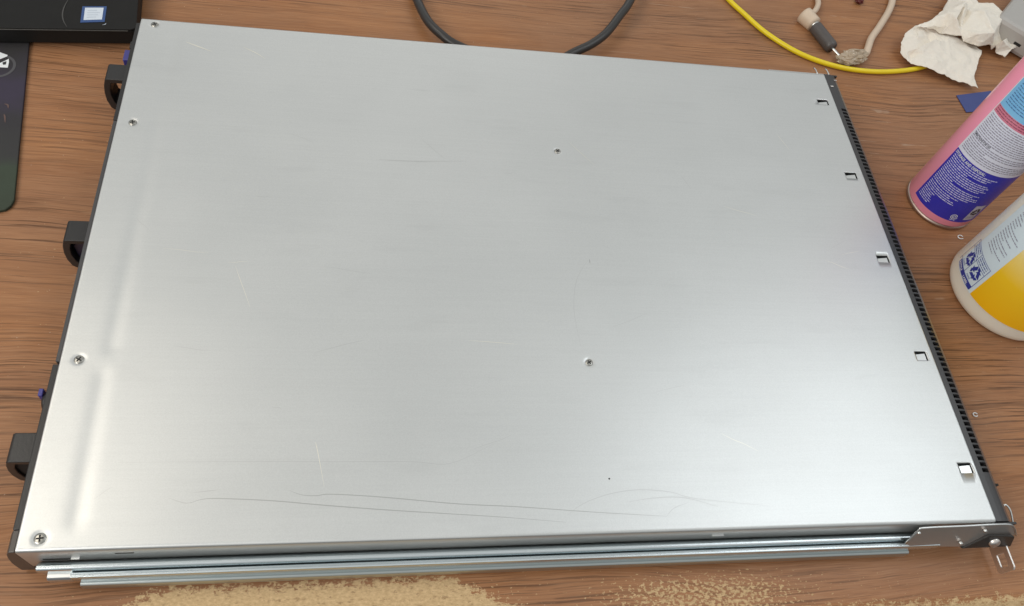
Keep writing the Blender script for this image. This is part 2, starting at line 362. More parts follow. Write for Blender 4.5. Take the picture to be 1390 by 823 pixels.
xpath = [(0, -.0013)] + [(x, -.0004 if x == 0 else (-.00012 if x < .0005 else 0)) for x in xs] + [(SX, -.0013)]
vs = []; fs = []
NY = len(ypath)
for x, dx in xpath:
    for y, dy in ypath:
        z = (lid_z(x, y) if dy == 0 else SZ) + dy + (dx if dy > -.02 else 0); vs.append((x, y, z))
def inhole(xm, ym): return any(a < xm < b and c < ym < d for a, b, c, d in HOLES)
for i in range(len(xpath) - 1):
    for j in range(NY - 1):
        xm = (xpath[i][0] + xpath[i + 1][0]) / 2; ym = (ypath[j][0] + ypath[j + 1][0]) / 2
        if inhole(xm, ym): continue
        fs.append((i * NY + j, (i + 1) * NY + j, (i + 1) * NY + j + 1, i * NY + j + 1))
lid = mk('lid', vs, fs, M_lid, srv, smooth=True)
sm = lid.modifiers.new('thickness', 'SOLIDIFY'); sm.thickness = .0009; sm.offset = -1
# --- chassis tray below the lid
box('chassis', .0015, SX - .001, .0022, SY - .0022, .0015, .0385, M_chassis, srv, bevel=.0008)
box('side_panel', .004, SX - .002, .0006, .0019, .0015, .0135, M_chassis, srv, bevel=.0002)
# small punched slots on the near side of the lid
for x0, x1, z0, z1, mm in ((.0095, .0235, .0262, .0282, M_hole), (.0490, .0590, .0352, .0357, M_hole)):
    box('side_slot', x0, x1, -.0003, .0004, z0, z1, mm, srv, bevel=.0001)
box('side_clip', .4085, .4165, -.0008, .0004, .0315, .0328, M_tab, srv, bevel=.0003)
box('side_clip', .0245, .0290, -.0010, .0004, .0285, .0290, M_tab, srv, bevel=.0001)
# --- lid tabs inside the five windows
for a, b, c, d in HOLES:
    prism('latch_tab', [(a + .0022, .0405), (b - .0008, .0426), (b - .0008, .0432), (a + .0022, .0416)], 'y', c + .0002, d - .0014, M_tab, srv, bevel=.0002)
    box('tab_recess', a, b, c, d, .0386, .0392, M_hole, srv, bevel=0)
# --- countersunk cross-head screws
first = None
for k, (sx, sy, sr) in enumerate(SCREWS):
    z = SZ - .00062
    o = lathe('lid_screw', [(sr, z), (sr, z + .00035), (sr * .93, z + .0006), (sr * .6, z + .00078), (sr * .15, z + .00082)], (sx, sy), M_screw, srv, 28)
    g = lathe('screw_gap', [(sr * 1.12, z + .0001), (sr * 1.0, z + .00012)], (sx, sy), M_scr_in, o, 28)
    a = random.uniform(0, 90); vv = []; ff = []
    for q in (0, 90):
        c_, s_ = math.cos(R_(a + q)), math.sin(R_(a + q)); L, W_ = sr * .62, sr * .15
        i0 = len(vv)
        for u, v in ((-L, -W_), (L, -W_), (L, W_), (-L, W_)):
            for zz in (z + .0007, z + .00088 + q * 1e-7): vv.append((sx + u * c_ - v * s_, sy + u * s_ + v * c_, zz))
        ff += [(i0 + 1, i0 + 3, i0 + 5, i0 + 7), (i0, i0 + 2, i0 + 3, i0 + 1), (i0 + 2, i0 + 4, i0 + 5, i0 + 3), (i0 + 4, i0 + 6, i0 + 7, i0 + 5), (i0 + 6, i0, i0 + 1, i0 + 7)]
    mk('cross_recess', vv, ff, M_scr_in, o)
# --- left end: painted strips, corner ear, handles, connectors
box('end_strip', -.0034, -.0004, .117, .3185, .004, .0418, M_dark, srv)
box('end_strip', -.0046, -.0004, .0130, .1155, .004, .0412, M_black, srv)
box('end_strip', -.0040, -.0004, .3195, .4270, .004, .0412, M_black, srv)
ear = [(-.0004, .0425), (-.0038, .0422), (-.0062, .037), (-.0080, .029), (-.0092, .020), (-.0096, .012), (-.0094, .003), (-.0004, .003)]
prism('corner_ear', ear, 'y', .0004, .0126, mat('brown_black_plastic', (.055, .045, .040), .35), srv, bevel=.0005)
def handle(y0, y1, solid):
    out = [(-.0040, .0362), (-.0178, .0362), (-.0192, .0350), (-.0212, .029), (-.0226, .021), (-.0228, .013), (-.0212, .005), (-.0180, .002), (-.0040, .002)]
    if not solid:
        inn = [(-.0040, .0322), (-.0150, .0322), (-.0172, .026), (-.0180, .019), (-.0170, .011), (-.0130, .006), (-.0040, .006)]
        vs, fs = [], []
        prof = out + inn[::-1]
        n = len(prof); vs = [(p[0], y0, p[1]) for p in prof] + [(p[0], y1, p[1]) for p in prof]
        ts = [(0, 1, 14, 15), (1, 2, 14), (2, 3, 13, 14), (3, 4, 12, 13), (4, 5, 11, 12), (5, 6, 11), (6, 7, 10, 11), (7, 8, 9, 10)]
        fs = [t[::-1] for t in ts] + [tuple(n + q for q in t) for t in ts] + [(i, (i + 1) % n, n + (i + 1) % n, n + i) for i in range(n)]
        return mk('handle', vs, fs, M_black, srv, bevel=.0006)
    return prism('handle', out, 'y', y0, y1, M_black, srv, bevel=.0008)
handle(.3658, .3830, False); handle(.2117, .2290, False); handle(.0540, .0724, False)
prism('handle_backing', [(-.0042, .0300), (-.0120, .0300), (-.0165, .024), (-.0165, .010), (-.0042, .006)], 'y', .2160, .2250, mat('deep_blue_plastic', (.02, .02, .05), .4), srv, bevel=.0006)
prism('handle_backing', [(-.0042, .0310), (-.0150, .0310), (-.0180, .024), (-.0180, .010), (-.0042, .006)], 'y', .0556, .0700, M_hole, srv, bevel=.0006)
o = box('blue_connector', -.0125, -.0047, .3960, .4080, .012, .0290, M_bplug, srv, bevel=.0008)
box('connector_shell', -.0090, -.0047, .4085, .4160, .012, .0310, M_black, srv, bevel=.0008)
kn = lathe('thumb_knob', [(.0046, 0), (.0056, .001), (.0056, .004), (.0044, .0052), (.0015, .0055)], (0, 0), M_black, None, 24)
kn.rotation_euler = (0, R_(-90), 0); kn.location = (-.0050, .0965, .026); kn.parent = srv; kn.matrix_parent_inverse = Matrix.Translation(srv.location).inverted()
box('blue_connector', -.0128, -.0100, .0985, .1035, .022, .0315, M_bplug, srv, bevel=.0006)
# --- right end: bezel with a row of vent slots
full = [(SX + .0004, .0434), (SX + .0048, .0434), (SX + .0078, .0432), (SX + .0108, .0422), (SX + .0142, .0400), (SX + .0158, .0372), (SX + .0166, .033), (SX + .0168, .026), (SX + .0168, .003), (SX + .0004, .003)]
notch = list(full); notch.insert(4, full[3]); full.insert(4, (full[3][0] + .00001, full[3][1]))
notch[2] = (SX + .00485, .0350); notch[3] = (SX + .0107, .0345)
full2 = full; sl = []
y = .0; sl.append((0.0004, full)); y = .035
while y < .383:
    sl += [(y, full), (y + .00001, notch), (y + .0030, notch), (y + .00301, full)]; y += .0044
sl.append((SY, full))
n = len(full); vs = []; fs = []
for yy, pr in sl: vs += [(p[0], yy, p[1]) for p in pr]
for i in range(len(sl) - 1):
    for k in range(n): fs.append((i * n + k, i * n + (k + 1) % n, (i + 1) * n + (k + 1) % n, (i + 1) * n + k))
fs += [tuple(range(n)), tuple((len(sl) - 1) * n + k for k in range(n))[::-1]]
bz = mk('bezel', vs, fs, [M_bezel, mat('bezel_reflection_tone', (.26, .22, .20), .34, .8)], srv)  # outer curve paler and browner: table reflection put into its colour
for p_ in bz.data.polygons:
    if p_.center.x > SX + .0108 and p_.center.z > .01: p_.material_index = 1
nsl = 0; vv = []; ff = []
y = .035
while y < .383:
    v, f = box_vf(SX + .0050, SX + .0106, y + .0001, y + .0029, .0352, .0375); b0 = len(vv); vv += v; ff += [tuple(q + b0 for q in t) for t in f]; y += .0044; nsl += 1
vsm = mk('vent_slots', vv, ff, M_hole, srv); vsm['kind'] = 'stuff'
box('bezel_slot', SX + .0135, SX + .0160, .0260, .0275, .0375, .0405, M_hole, srv, bevel=.0001)
box('bezel_end_cap', SX - .0020, SX + .0175, -.0016, .0002, .0030, .0415, M_black, srv, bevel=.0004)
box('bezel_end_cap', SX - .0020, SX + .0160, SY + .0002, SY + .0018, .0030, .0415, M_black, srv, bevel=.0004)
# small clips on the top of the bezel near its far end
box('bezel_clip', SX + .0025, SX + .0055, .4130, .4145, .0435, .0440, M_brkt, srv, bevel=.0002)
box('bezel_clip', SX + .0090, SX + .0120, .4225, .4232, .0428, .0434, M_brkt, srv, bevel=.0002)
# --- slide rails
def rail(sgn, yb):
    Y = lambda v: yb + sgn * v
    def beads(name, pr, x0, x1, m): return prism(name, [(Y(a), b) for a, b in pr], 'x', x0, x1, m, srv, smooth=False, bevel=.0003)
    beads('inner_rail', [(.0003, .0232), (.0018, .0252), (.0032, .0262), (.0046, .0262), (.0056, .0254), (.0060, .0240), (.0060, .0205), (.0045, .0195), (.0045, .0080), (.0003, .0080)], .0062, .5750, M_rail)
    beads('middle_rail', [(.0052, .0190), (.0066, .0226), (.0072, .0238), (.0082, .0240), (.0084, .0234), (.0088, .0236), (.0096, .0234), (.0100, .0222), (.0099, .0180), (.0092, .0125), (.0052, .0120)], .0240, .5780, M_rail)
    beads('outer_rail', [(.0060, .0128), (.0095, .0130), (.0108, .0134), (.0119, .0126), (.0123, .0108), (.0122, .0060), (.0112, .0040), (.0060, .0036)], .0270, .5600, M_railb)
    beads('rail_lip', [(.0050, .0205), (.0088, .0205), (.0098, .0190), (.0098, .0140), (.0050, .0135)], .0110, .0238, M_tab)
rail(-1, 0.0); rail(1, SY)
# --- rear bracket and rack ear, both sides
_a, _b, _c = at(1250, 717, .0415), at(1368, 711.5, .0415), at(1237, 742.5, .0225); _n3 = (_b - _a).cross(_c - _a).normalized()
def onp(px, py):
    r = ROT @ Vector((px - 695, -(py - 411.5), -FPX)); return CAMP + r * ((_a - CAMP).dot(_n3) / r.dot(_n3))
br = [onp(*q) for q in ((1250, 717), (1368, 711.5), (1376, 716), (1379, 727), (1345, 726), (1310, 742), (1237, 742.5), (1229, 738))]
n = len(br); vs = [tuple(p) for p in br] + [(p.x, p.y + .0004, p.z - .0010) for p in br]
mk('mounting_bracket', vs, [tuple(range(n)), tuple(range(n, 2 * n))[::-1]] + [(i, (i + 1) % n, n + (i + 1) % n, n + i) for i in range(n)], M_brkt, srv, bevel=.0002)
tube('bracket_rim', [br[7], br[0].lerp(br[7], .15), br[0].lerp(br[1], .04), br[0].lerp(br[1], .5), br[1].lerp(br[0], .03), br[2], br[3]], .0008, M_tab, srv, 10, 4)
sh = [at(1344, 727, .0335), at(1378, 729, .0335), at(1372, 742, .0200), at(1306, 745, .0200)]
n = 4; vs = [tuple(p) for p in sh] + [(p.x, p.y + .003, p.z - .0030) for p in sh]
mk('bracket_shroud', vs, [tuple(range(n)), tuple(range(n, 2 * n))[::-1]] + [(i, (i + 1) % n, n + (i + 1) % n, n + i) for i in range(n)], M_black, srv, bevel=.0004)
for px, py, z in ((1247, 724, .0375), (1337, 721, .0375), (1304, 738, .0260)):
    p = at(px, py, z); tube('rivet', [p + Vector((0, .0012, 0)), p + Vector((0, -.0008, .0004))], .0013, M_tab, srv, 12, 1)
p = at(1350, 737, .0260); tube('locating_pin', [p + Vector((0, .004, -.002)), p + Vector((0, -.001, .0005))], .0038, M_brkt, srv, 20, 1)
def ear_plate(sgn, yb, x0, x1, yo):
    Y = lambda v: yb + sgn * v
    e = [(.0040, .0045), (.0040, .0210), (yo - .0015, .0210), (yo, .0195), (yo, .0065), (yo - .0015, .0045)]
    fr = [(Y(a), z) for a, z in e]; inn = [(Y(a), z) for a, z in [(yo * .55, .0090), (yo * .55, .0165), (yo * .84, .0165), (yo * .88, .0155), (yo * .88, .0100), (yo * .84, .0090)]]
    n = 6; vs = []; fs = []
    for x in (x0, x1): vs += [(x, a, z) for a, z in fr] + [(x, a, z) for a, z in inn]
    for i in range(n):
        j = (i + 1) % n; fs += [(i, j, n + j, n + i), (12 + i, 12 + n + i, 12 + n + j, 12 + j), (i, 12 + i, 12 + j, j), (n + i, n + j, 12 + n + j, 12 + n + i)]
    mk('rack_ear', vs, fs, M_brkt, srv, bevel=.0003)
ear_plate(-1, 0.0, .6310, .6323, .0272)
box('bracket_flange', .5560, .6170, SY + .0004, SY + .0030, .0400, .0412, M_tab, srv, bevel=.0004)
for x in (.6060, .6180): tube('bracket_prong', [(x, SY + .0015, .0415), (x - .0006, SY + .0062, .0420), (x - .0012, SY + .0098, .0412)], .0007, M_tab, srv, 8, 4)
tube('bracket_spring', [(.6335, .0080, .028), (.6325, .0130, .030), (.6345, .0150, .031), (.6375, .0110, .030), (.6390, .0020, .026)], .0007, M_tab, srv, 8, 6)
# --- scuffs and scratches on the lid
def scuff(pts, wd, m, nm='scuff'):
    ps = []
    for q in pts:
        p = at(q[0], q[1], SZ); p.z = lid_z(p.x, p.y) + .00006; ps.append(p)
    ribbon(nm, ps, wd, m, srv, 5)
scuff([(258, 683), (275, 678), (300, 677), (370, 680), (440, 686), (520, 692), (600, 697), (680, 702), (768, 709)], .00055, M_mark)
scuff([(228, 676), (250, 683), (262, 682)], .0005, M_mark2)
scuff([(262, 669), (280, 667), (298, 665)], .0005, M_mark2)
scuff([(393, 666), (410, 672), (430, 673), (450, 671), (520, 675), (620, 684), (700, 688), (800, 695), (850, 698), (905, 701)], .0005, M_mark)
scuff([(770, 700), (785, 688), (805, 678), (835, 669), (870, 665), (910, 668), (945, 677), (1045, 687)], .00045, M_mark2)
scuff([(850, 682), (890, 676), (930, 676), (975, 688)], .00045, M_mark2)
scuff([(905, 701), (915, 690), (935, 682)], .00045, M_mark2)
scuff([(160, 628), (300, 627), (450, 627), (560, 627), (612, 629), (672, 602)], .00035, M_mark2)
scuff([(513, 217), (560, 219), (634, 219)], .0005, M_mark2)
scuff([(798, 353), (783, 380), (779, 420), (788, 470)], .0003, M_mark2)
scuff([(800, 352), (801, 358)], .0006, M_mark)
scuff([(252, 57), (268, 63), (287, 70)], .0009, M_glint, 'scratch')
scuff([(330, 64), (347, 72), (360, 80)], .0006, M_glint, 'scratch')
scuff([(428, 600), (431, 612), (440, 660)], .0004, M_glint, 'scratch')
rnd = random.Random(5)
for k in range(26):
    x0, y0 = rnd.uniform(.03, .57), rnd.uniform(.01, .40); L = rnd.uniform(.006, .035); a_ = rnd.gauss(0, .35) if rnd.random() < .7 else rnd.uniform(0, 3.1)
    ps = []
    for t in (0, .35, .7, 1):
        x, y = x0 + L * t * math.cos(a_), y0 + L * t * math.sin(a_) + .002 * rnd.random() * t
        ps.append(Vector((x, y, lid_z(x, y) + .00006)))
    if all(0.002 < q.x < .60 and .002 < q.y < .425 and not any(h[0] - .003 < q.x < h[1] + .003 for h in HOLES) for q in ps): ribbon('scuff', ps, rnd.uniform(.00018, .00035), M_mark2 if rnd.random() < .7 else M_glint, srv, 4)
p = at(827, 650, SZ); lathe('speck', [(.0006, SZ), (.0005, SZ + .0003)], (p.x, p.y), M_hole, srv, 8)

# ================= laptop corner =================
lp = empty('laptop', (-.2, .55, 0), 'black laptop with a blue and white sticker beside its front corner', 'laptop')
a0 = Vector((-.42, .4005)); a1 = Vector((-.0115, .4427)); d = (a1 - a0).normalized(); nrm = Vector((-d.y, d.x))
def lq(u, v): p = a1 + d * u + nrm * v; return (p.x, p.y)
def slab(name, outline, z0, z1, m, parent, bevel=.0008, **k):
    return prism(name, outline, 'z', z0, z1, m, parent, bevel=bevel, **k)
slab('base', [lq(-.40, .0), lq(-.004, .0), lq(-.001, .0015), lq(0, .004), lq(0, .25), lq(-.40, .25)], .0040, .0185, M_lap, lp, .0015)
slab('palm_rest', [lq(-.40, -.0004), lq(-.004, -.0004), lq(-.0006, .0012), lq(.0004, .004), lq(.0004, .2504), lq(-.40, .2504)], .0187, .0202, M_lap, lp, .0006)
slab('edge_trim', [lq(-.399, -.0012), lq(-.006, -.0012), lq(-.006, -.0002), lq(-.399, -.0002)], .0184, .0192, M_lapl, lp, .0003)
for u in (-.36, -.02): slab('foot', [lq(u - .02, .01), lq(u, .01), lq(u, .018), lq(u - .02, .018)], 0.0030 if u < -.1 else 0, .0039, M_hole, lp)
sq = [at(x, y, .0203) for x, y in ((109, 31), (142, 30), (145, 9), (112, 9))]
def quadslab(name, q, t, m, parent):
    n = len(q); vs = [tuple(p) for p in q] + [(p[0], p[1], p[2] + t) for p in q]
    return mk(name, vs, [tuple(range(n))[::-1], tuple(range(n, 2 * n))] + [(i, (i + 1) % n, n + (i + 1) % n, n + i) for i in range(n)], m, parent)
st = quadslab('sticker', sq, .0002, M_sblue, lp)
c = sum(sq, Vector()) / 4
quadslab('sticker_face', [c + (p - c) * .76 + Vector((0, .0004, .0003)) for p in sq], .0001, mat('sticker_white', (.62, .68, .76), .3), st)
for k in range(4):
    a, b = sq[0].lerp(sq[3], .28 + k * .14), sq[1].lerp(sq[2], .28 + k * .14); aa, bb = a.lerp(b, .24), a.lerp(b, .62 + .14 * ((k * 7) % 3) / 2)
    up = (sq[3] - sq[0]) * .045; z = Vector((0, 0, .00045))
    quadslab('sticker_line', [aa + z, bb + z, bb + up + z, aa + up + z], .00005, M_sgrey, st)
ring = [at(x, y, .0204) for x, y in ((95, -4), (88, 8), (85, 18), (86, 28), (91, 37))]
ribbon('palm_ring', [p + Vector((0, 0, .00015)) for p in ring], .0011, M_ring, lp, 5)
p = at(139, 34, .0205); q = at(143, 33, .0205); r_ = at(144, 31.5, .0205); ribbon('palm_scuff', [p, q, r_], .0006, M_sgrey, lp, 4)

# ================= mouse pad =================
pad = empty('mouse_pad', (-.15, .34, 0), 'dark printed mouse pad with a white emblem sticking out below the laptop', 'mouse pad')
out = [(-.30, .235), (-.082, .2590), (-.0765, .2610), (-.0738, .2650), (-.0728, .2700), (-.1000, .4500), (-.30, .4300)]
slab('pad_sheet', out, .0002, .0029, M_pad, pad, .0006)
EC = (-.1150, .4060)
ringpts = [(EC[0] + .0135 * math.cos(R_(a)), EC[1] + .0135 * math.sin(R_(a))) for a in range(0, 360, 10)]
vs = [(x, y, .00315) for x, y in ringpts] + [(EC[0] + (x - EC[0]) * .84, EC[1] + (y - EC[1]) * .84, .00315) for x, y in ringpts]; n = 36
mk('emblem_ring', vs, [(i, (i + 1) % n, n + (i + 1) % n, n + i) for i in range(n)], mat('emblem_grey', (.075, .073, .08), .6), pad)
def zp(x, y): return at(x / 6.86, y / 6.86, .0032)
for pts in ([(-60, 470), (0, 488), (72, 514), (66, 527), (0, 552), (-60, 575)], [(-60, 612), (0, 588), (50, 566), (82, 548), (84, 580), (72, 632), (0, 628), (-60, 622)]):
    quadslab('emblem_mark', [zp(*q) for q in pts], .00005, M_white, pad)
quadslab('emblem_cut', [zp(*q) + Vector((0, 0, .0001)) for q in [(22, 585), (60, 572), (56, 602), (30, 606)]], .00005, M_pad, pad)
for pts in ([(20, 312), (36, 318), (38, 334)], [(18, 360), (22, 372), (24, 400)]):
    pp = [at(x / 3.43, 50 + y / 3.43, .0032) for x, y in pts]; ribbon('pad_print', pp, .0012, mat('pad_faint', (.12, .07, .06), .6), pad, 4)

# ================= cables =================
def cable(name, pts, r, m, label, cat='cable', group=None, **k):
    o = tube(name, pts, r, m, None, **k); o['label'] = label; o['category'] = cat
    if group: o['group'] = group
    return o
def pts_at(lst): return [at(a, b, z) for a, b, z in lst]
A = pts_at([(548, -60, .005), (558, -25, .006), (567, 2, .009), (581, 29, .010), (600, 48, .009), (619, 61, .007)]); B = pts_at([(778, 72, .010), (803, 60, .013), (823, 45, .016), (841, 22, .018), (857, -2, .018), (880, -60, .014)])
A.append(Vector((.292, .460, .005))); A.append(Vector((.325, .452, .0045)))
B.insert(0, Vector((.352, .455, .0055)))
cable('power_cable', A + B, .0043, M_cableK, 'thick black cable looping out behind the silver server', 'cable', n=8, sides=16)
cable('patch_cable', pts_at([(950, -50, .003), (985, -5, .003), (1010, 19, .003), (1040, 45, .003), (1080, 70, .003), (1120, 86, .003), (1160, 95, .003), (1205, 97.5, .003), (1250, 92, .003), (1290, 76, .003), (1330, 50, .003)]), .0026, M_yel, 'yellow network cable curving past the corner and under the crumpled paper')
# audio style plug
pg = empty('cable_plug', tuple(at(1112, 45, 0)), 'beige right-angled plug with dark grey barrel and thin metal pin', 'plug')
h0, h1 = at(1091.5, 20.5, .007), at(1105, 33.5, .007)
tube('plug_head', [h0, h0.lerp(h1, .5), h1], lambda t: .0092 - .0010 * t, M_beige, pg, 24, 3)
h2 = at(1107.5, 37.5, .007); tube('plug_collar', [h1, h2], .0056, M_tab, pg, 20, 1); 
h3, h4 = at(1107, 37.2, .0066), at(1129, 65, .0066)
dv = (h4 - h3)
tube('plug_barrel', [h3, h3 + dv * .12, h3 + dv * .8, h4], lambda t: .0070 if t < .9 else .0064, M_barrel, pg, 20, 4)
h5 = at(1140, 77, .0045); tube('plug_pin', [h4, h4.lerp(h5, .8), h5], lambda t: .0014 if t < .9 else .0010, M_tab, pg, 12, 4)
tube('plug_cord', pts_at([(1101, 19, .008), (1107, 14, .008), (1110.5, 6, .006), (1110, -3, .004), (1108, -40, .004)]), lambda t: .0030, M_beige, pg, 14, 6)
cable('beige_cable', pts_at([(1214, -45, .004), (1212, -5, .004), (1207, 14, .004), (1194, 36, .004), (1183, 52, .004), (1178, 66, .004), (1175, 73, .004), (1166, 78, .004), (1155, 82, .004)]), .0038, M_beige, 'beige cable end running down to a crumpled lump of tape', sides=14)
# crumpled tape lump
bm = bmesh.new(); bmesh.ops.create_icosphere(bm, subdivisions=4, radius=1)
c0 = at(1157, 78, .006)
for v in bm.verts:
    p = v.co.copy(); k = 1 + .28 * noise.noise(p * 2.3) + .20 * abs(noise.noise(p * 5.5 + Vector((3, 1, 0)))) * 2 - .15
    v.co = Vector((c0.x + p.x * .0185 * k + p.y * .003, c0.y + p.y * .0105 * k - p.x * -.0035, max(.0006, .0062 + p.z * .0062 * k)))
me = bpy.data.meshes.new('tape_lump'); bm.to_mesh(me); bm.free()
tl = link('tape_lump', me, M_tape); tl['label'] = 'crumpled brownish lump of tape at the beige cable end beside the yellow cable'; tl['category'] = 'tape'
tube('tape_strand', pts_at([(1147, 76, .006), (1152, 69, .010), (1163, 68, .012), (1172, 71, .008)]), .0012, M_tape, tl, 8, 6)
tl2 = [o for o in COL.objects if o.name == 'tape_strand'][0]; tl2.matrix_parent_inverse = Matrix()
# dark red scrap
bm = bmesh.new(); bmesh.ops.create_icosphere(bm, subdivisions=3, radius=1); c0 = at(1167, 1, .003)
for v in bm.verts:
    p = v.co; k = 1 + .5 * noise.noise(p * 2); v.co = Vector((c0.x + p.x * .0045 * k, c0.y + p.y * .0042 * k, max(.0003, .003 + p.z * .003 * k)))
me = bpy.data.meshes.new('red_scrap'); bm.to_mesh(me); bm.free(); rs = link('red_scrap', me, M_redbit); rs['label'] = 'tiny dark red scrap lying on the desk between the two beige cords'; rs['category'] = 'scrap'
# two small pale shavings
for nm, px, py, s, lab in (('plastic_shaving', 1304, 322, .0027, 'tiny curled white shaving on the desk between the pink can and the bottle'), ('plastic_shaving', 1324, 563, .0020, 'tiny pale curled shaving on the desk right of the slotted server edge')):
    c0 = at(px, py, .0008); o = tube(nm, [c0 + Vector((s * math.cos(R_(a)), s * .8 * math.sin(R_(a)), 0)) for a in (20, 80, 140, 200, 260, 320)], .00045, M_white, None, 8, 4); o['label'] = lab; o['category'] = 'shaving'

# ================= crumpled paper =================
def z7(x, y, z): p = at(1210 + x / 6.33, y / 6.33, z); return p
def sheet(pts, creases, nb, seedv, sub=3, amp=.0009):
    """pts: (x,y,height mm) in survey picture coordinates; first nb are the outline"""
    w3 = [z7(x, y, h / 1000) for x, y, h in pts]; co = [(p.x, p.y) for p in w3]
    edges = [(i, (i + 1) % nb) for i in range(nb)] + creases
    r = delaunay_2d_cdt([Vector(c) for c in co], edges, [list(range(nb))], 1, 1e-7)
    V, F = r[0], r[2]; src = r[3]
    bm = bmesh.new(); bv = []
    for i, v in enumerate(V):
        z = w3[src[i][0]].z if src[i] else .012
        bv.append(bm.verts.new((v.x, v.y, z)))
    for f in F:
        try: bm.faces.new([bv[k] for k in f])
        except ValueError: pass
    return bm
def finish(bm, seedv, sub=4, amp=.0011):
    for _ in range(sub): bmesh.ops.subdivide_edges(bm, edges=bm.edges, cuts=1, use_grid_fill=True)
    bmesh.ops.triangulate(bm, faces=bm.faces)
    for _ in range(2): bmesh.ops.smooth_vert(bm, verts=[v for v in bm.verts if not v.is_boundary], factor=.5, use_axis_x=False, use_axis_y=False, use_axis_z=True)
    for v in bm.verts:
        p = v.co * 45 + Vector((seedv, 0, 0)); q = v.co * 110
        v.co.z += amp * 1.3 * (1 - 2.4 * abs(noise.noise(p))) + amp * .9 * (1 - 2 * abs(noise.noise(q)))
        v.co.x += .0006 * noise.noise(v.co * 400); v.co.y += .0006 * noise.noise(v.co * 400 + Vector((9, 9, 9)))
        v.co.z = max(v.co.z, .0012 if (v.co.x < .80) else .0006)
    return bm
pa = [(72, 462, 6), (75, 380, 10), (115, 295, 11), (200, 232, 12), (290, 245, 11), (440, 270, 7), (560, 320, 6), (640, 335, 5), (775, 440, 9), (705, 660, 7), (742, 768, 4), (600, 715, 5), (440, 650, 7), (300, 595, 8), (160, 555, 6),
      (128, 455, 9), (240, 405, 15), (372, 350, 16), (440, 370, 12), (540, 335, 12), (150, 490, 4), (270, 470, 10), (330, 400, 5), (210, 340, 13), (500, 520, 9), (230, 300, 15), (650, 560, 8), (400, 540, 11)]
bmA = finish(sheet(pa, [(15, 16), (16, 17), (17, 18), (18, 19), (15, 20), (20, 22), (22, 18), (3, 23), (21, 24), (24, 8)], 15, 1), 1)
pb = [(190, 238, 16), (350, 170, 20), (430, 100, 18), (490, -10, 12), (520, -90, 8), (740, -80, 10), (728, 0, 14), (742, 36, 12), (830, 50, 14), (865, 38, 18), (900, 70, 16), (975, 130, 24), (1020, 200, 14), (975, 262, 14), (1000, 330, 10), (1095, 358, 12), (1120, 400, 8), (1030, 430, 10), (965, 502, 3), (890, 462, 4), (850, 432, 4), (740, 408, 15), (675, 385, 14), (610, 362, 15), (590, 320, 17), (440, 300, 12), (370, 268, 14), (280, 240, 18),
      (470, 220, 24), (560, 160, 31), (650, 95, 16), (690, 115, 24), (640, 20, 30), (860, 150, 28), (960, 150, 25), (880, 290, 30), (740, 300, 27), (590, 260, 20), (480, 260, 10), (900, 390, 12), (960, 350, 20), (480, 120, 26), (780, 90, 30)]
bmB = finish(sheet(pb, [(27, 28), (28, 29), (29, 32), (38, 37), (37, 30), (30, 31), (31, 42), (34, 35), (35, 21), (35, 39), (36, 24), (33, 34), (40, 14)], 28, 5), 5)
pp_ = empty('paper_towel', tuple(z7(500, 300, 0)), 'crumpled off-white paper towel lying on the yellow cable at the desk rear', 'paper towel')
for nm, b in (('lower_fold', bmA), ('upper_fold', bmB)):
    me = bpy.data.meshes.new(nm); b.to_mesh(me); b.free(); o = link(nm, me, M_paper, pp_, smooth=True); s_ = o.modifiers.new('t', 'SOLIDIFY'); s_.thickness = .0003

# ================= grey device, top right =================
gd = empty('grey_device', tuple(at(1392, 30, 0)), 'grey casing corner with a small dark slot behind the paper towel', 'device')
t0, t1 = at(1356, 22, .030), at(1396, 46, .030); dx = (t1 - t0).normalized(); dn = Vector((-dx.y, dx.x, 0))
o0 = t0 - dx * .0
ol = [o0, o0 + dx * .12, o0 + dx * .12 + dn * .12, o0 + dn * .12]
slab('casing', [(p.x, p.y) for p in ol], .0015, .030, M_box, gd, .005, smooth=False)
c0 = o0 + dx * .031 - dn * .0004
slab('port_slot', [(c0.x, c0.y), (c0.x + dx.x * .008, c0.y + dx.y * .008), (c0.x + dx.x * .008 + dn.x * .002, c0.y + dx.y * .008 + dn.y * .002), (c0.x + dn.x * .002, c0.y + dn.y * .002)], .0125, .0158, M_hole, gd, .0004)
# blue card
bcq = [at(1298, 130, .0004), at(1311.5, 153, .0004), at(1345, 150, .0004), at(1345, 124, .0004)]
o = quadslab('blue_card', bcq, .0006, M_bluecard, None); o['label'] = 'blue card corner lying on the desk behind the pink can'; o['category'] = 'card'

